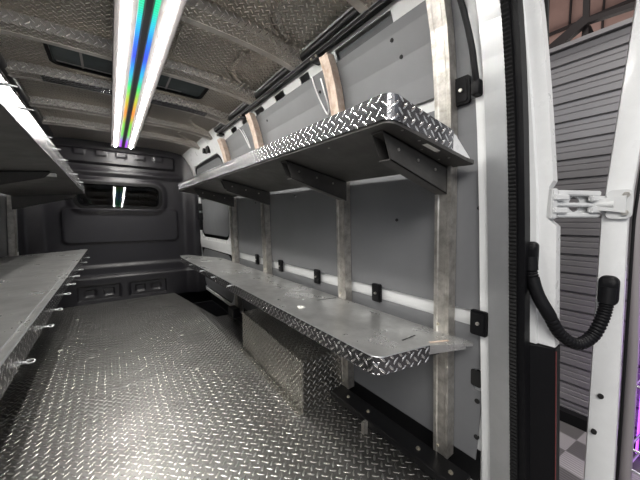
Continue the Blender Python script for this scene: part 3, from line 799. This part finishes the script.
# hanging wire loop by the third post
bm = bmesh.new(); pts = spline([(wx(1.77)+.018, 1.30, 1.78), (wx(1.70)+.015, 1.285, 1.70), (wx(1.60)+.018, 1.25, 1.60), (wx(1.58)+.018, 1.225, 1.575), (wx(1.62)+.016, 1.215, 1.62), (wx(1.74)+.018, 1.235, 1.75)], 6)
tube(bm, pts, .004, 6); tag(obj('cable_loop', bm, 'white', None, True), 'thin white cable loop hanging left of the second post near the roof', 'cable')
bm = bmesh.new(); pts = spline([(wx(1.785)+.012, 2.36, 1.785), (wx(1.72)+.012, 2.32, 1.72), (wx(1.6)+.012, 2.26, 1.60), (wx(1.66)+.012, 2.27, 1.66), (wx(1.75)+.012, 2.30, 1.75)], 6)
tube(bm, pts, .004, 6); tag(obj('cable_loop', bm, 'white', None, True), 'thin white cable loop hanging left of the third post near the roof', 'cable')

# ================================================================== ceiling lamp: two white and two colour strips
LZ = 1.886
lt = thing('ceiling_light', 'long twin white strip lamp with rainbow strips between, under the roof', 'lamp', (.17, 2.3, LZ))
y0, y1 = .45, 4.22
bm = bmesh.new()
pr = [(.050, 1.893), (.050, 1.886), (.054, 1.883), (.074, 1.883), (.076, 1.884), (.266, 1.884), (.268, 1.883), (.286, 1.883), (.290, 1.886), (.290, 1.893)]
loft(bm, [[(x, y, z) for x, z in pr] for y in (y0, y1)]); obj('housing', bm, 'housing', lt)
def bulge(xa, xb): 
    bm = bmesh.new(); n = 6
    return loft(bm, [[(xa+(xb-xa)*k/n, y, 1.8835-.009*math.sin(math.pi*k/n)) for k in range(n+1)] for y in (y0+.005, y1-.005)])
obj('diffuser', bulge(.082, .110), 'led', lt, True); obj('diffuser', bulge(.232, .260), 'led', lt, True)
for xa in (.133, .187): obj('colour_strip', box(xa, xa+.018, y0+.01, y1-.01, 1.8795, 1.8835), 'rgb', lt)
obj('centre_channel', box(.158, .180, y0, y1, 1.878, 1.8835), 'darkgrey', lt)

# ================================================================== door hinge and wiring conduit
hg = thing('door_hinge', 'white long-arm hinge joining the rear door to its pillar', 'hinge', (1.18, .22, 1.05))
def hpt(s_, z, o=0):   # s_ runs from pillar to door
    return Vector((1.088+(1.262-1.088)*s_, .262+(.176-.262)*s_, z))+Vector((-.48, -.87, 0))*o
def hbar(s0, s1, z0, z1, d=.022, o=0):
    bm = bmesh.new(); a, b = hpt(s0, 0, o), hpt(s1, 0, o); n = Vector((.48, .87, 0))*d
    loft(bm, [[(p.x, p.y, z0), (p.x+n.x, p.y+n.y, z0), (p.x+n.x, p.y+n.y, z1), (p.x, p.y, z1)] for p in (a, b)])
    bmesh.ops.bevel(bm, geom=bm.edges[:], offset=.003, segments=2, affect='EDGES')
    return bm
obj('arm', hbar(.08, .95, 1.076, 1.092), 'hinge', hg, True)
obj('arm', hbar(.08, .95, 1.008, 1.022), 'hinge', hg, True)
obj('link_rod', hbar(.05, 1.1, 1.042, 1.054, .014), 'hinge', hg, True)
bm = bmesh.new(); a = hpt(.06, 0, -.018); b = hpt(.9, 0, -.018); n = Vector((.48, .87, 0))*.004
out = rrect(0, 1, 1.02, 1.08, .004, 2); hol = [(.55+.13*math.cos(q*math.pi/8), 1.05+.024*math.sin(q*math.pi/8)) for q in range(16)]
es = []
for lst in (rrect(0, 1, 1.018, 1.082, .004, 2), hol):
    vs = [bm.verts.new((p[0], 0, p[1])) for p in lst]; es += [bm.edges.new((vs[i], vs[(i+1) % len(vs)])) for i in range(len(vs))]
bmesh.ops.triangle_fill(bm, edges=es, use_beauty=True)
r_ = bmesh.ops.extrude_face_region(bm, geom=bm.faces[:]); nv = {v for v in r_['geom'] if isinstance(v, bmesh.types.BMVert)}
for v in bm.verts:
    p = a.lerp(b, v.co.x); z = v.co.z
    if v in nv: p = p+n
    v.co = (p.x, p.y, z)
obj('back_plate', bm, 'hinge', hg)
obj('pillar_mount', hbar(-.04, .07, 1.004, 1.096, .02, .004), 'hinge', hg, True)
for z in (1.068, 1.028): obj('knuckle', hbar(-.02, .26, z-.008, z+.010, .016, .010), 'hinge', hg, True)
for z in (1.066, 1.030): obj('knuckle', hbar(.70, 1.02, z-.008, z+.010, .016, .010), 'hinge', hg, True)
bm = bmesh.new(); plt = rrect(.112, .168, 1.004, 1.092, .015, 5)
loft(bm, [[(1.2555, y, z) for y, z in plt], [(1.244, y, z) for y, z in plt]]); obj('door_plate', bm, 'hinge', hg, True)
bm = bmesh.new(); cyl(bm, (1.238, .150, 1.048), (1.238, .215, 1.048), .012, 10); loft(bm, [[(1.225, .205, 1.034), (1.243, .205, 1.034), (1.243, .205, 1.062), (1.225, .205, 1.062)], [(1.236, .125, 1.022), (1.244, .125, 1.022), (1.244, .125, 1.074), (1.236, .125, 1.074)]])
obj('door_lug', bm, 'hinge', hg, True)
for z in (1.022, 1.076):
    bm = bmesh.new(); cyl(bm, (1.2435, .126, z), (1.236, .126, z), .0085, 6); obj('bolt', bm, 'steel', hg)

cd = thing('wiring_conduit', 'black corrugated wiring conduit looping from the pillar to the open door', 'conduit', (1.12, .24, .6))
pts = spline([(1.045, .300, .870), (1.045, .294, .829), (1.045, .276, .770), (1.055, .248, .712), (1.09, .227, .652), (1.14, .196, .618), (1.19, .171, .637), (1.215, .156, .688), (1.228, .150, .735), (1.236, .149, .770)], 16)
bm = bmesh.new(); tube(bm, pts, .012, 12, rf=lambda i: .0180 if i % 3 else .0155); obj('hose', bm, 'plastic', cd, True)
bm = bmesh.new(); tube(bm, pts[18:50], .0186, 12); obj('smooth_sleeve', bm, 'plastic', cd, True)
def boot(c, w, h, d):
    bm = bmesh.new(); rings = []
    for k, (s_, dx) in enumerate(((1, 0), (1, -.3), (.93, -.7), (.75, -.95), (.4, -1.0))):
        o_ = rrect(c[1]-w*s_/2, c[1]+w*s_/2, c[2]-h*s_/2, c[2]+h*s_/2, min(w, h)*s_*.42, 6)
        rings.append([(c[0]+dx*d, y, z) for y, z in o_])
    return loft(bm, rings)
obj('boot', boot((1.066, .302, .890), .036, .085, .024), 'plastic', cd, True)
obj('boot', boot((1.2575, .150, .778), .048, .095, .026), 'plastic', cd, True)
bm = bmesh.new(); tube(bm, [(1.047, .301, .885), (1.045, .297, .845)], .0195, 10); obj('boot_neck', bm, 'plastic', cd, True)
bm = bmesh.new(); tube(bm, [(1.237, .149, .79), (1.229, .150, .740)], .0205, 10); obj('boot_neck', bm, 'plastic', cd, True)

for o in bpy.data.objects:
    if '_w' in o: del o['_w']

# ================================================================== light
def area(name, loc, rot, sx, sy, e, col=(1, 1, 1)):
    l = bpy.data.lights.new(name, 'AREA'); l.shape = 'RECTANGLE'; l.size = sx; l.size_y = sy; l.energy = e; l.color = col
    o = bpy.data.objects.new(name, l); o.location = loc; o.rotation_euler = rot; COL.objects.link(o); return o
area('garage_lamp', (-1.9, -1.7, 3.3), (Vector((1.0, .3, 1.0))-Vector((-1.9, -1.7, 3.3))).to_track_quat('-Z', 'Y').to_euler(), 2.6, 1.2, 82, (1, .97, .93))
area('garage_lamp', (1.9, -.6, 5.0), (0, 0, 0), 1.5, 1.5, 120, (1, .96, .92))
area('garage_lamp', (5.2, 2.0, 2.6), (math.radians(180), 0, 0), 1.5, 3, 40, (1, .93, .88))
w = bpy.data.worlds.new('world'); sc.world = w; w.use_nodes = True
bg = w.node_tree.nodes['Background']; bg.inputs[0].default_value = (.85, .9, 1, 1); bg.inputs[1].default_value = .32

# ================================================================== camera
f = 280.0; P_ = math.atan(20/f); YW = math.atan(210/f)
Fv = Vector((math.sin(YW)*math.cos(P_), math.cos(YW)*math.cos(P_), -math.sin(P_)))
cam = bpy.data.cameras.new('camera'); co = bpy.data.objects.new('camera', cam); COL.objects.link(co)
co.location = (0, 0, 1); co.rotation_euler = Fv.to_track_quat('-Z', 'Y').to_euler()
cam.sensor_width = 36; cam.lens = f/640*36; cam.clip_start = .02; cam.clip_end = 60
sc.camera = co
sc.view_settings.view_transform = 'Standard'; sc.view_settings.look = 'None'
sc.view_settings.gamma = 1; sc.view_settings.use_curve_mapping = False
sc.view_settings.exposure = 0.9
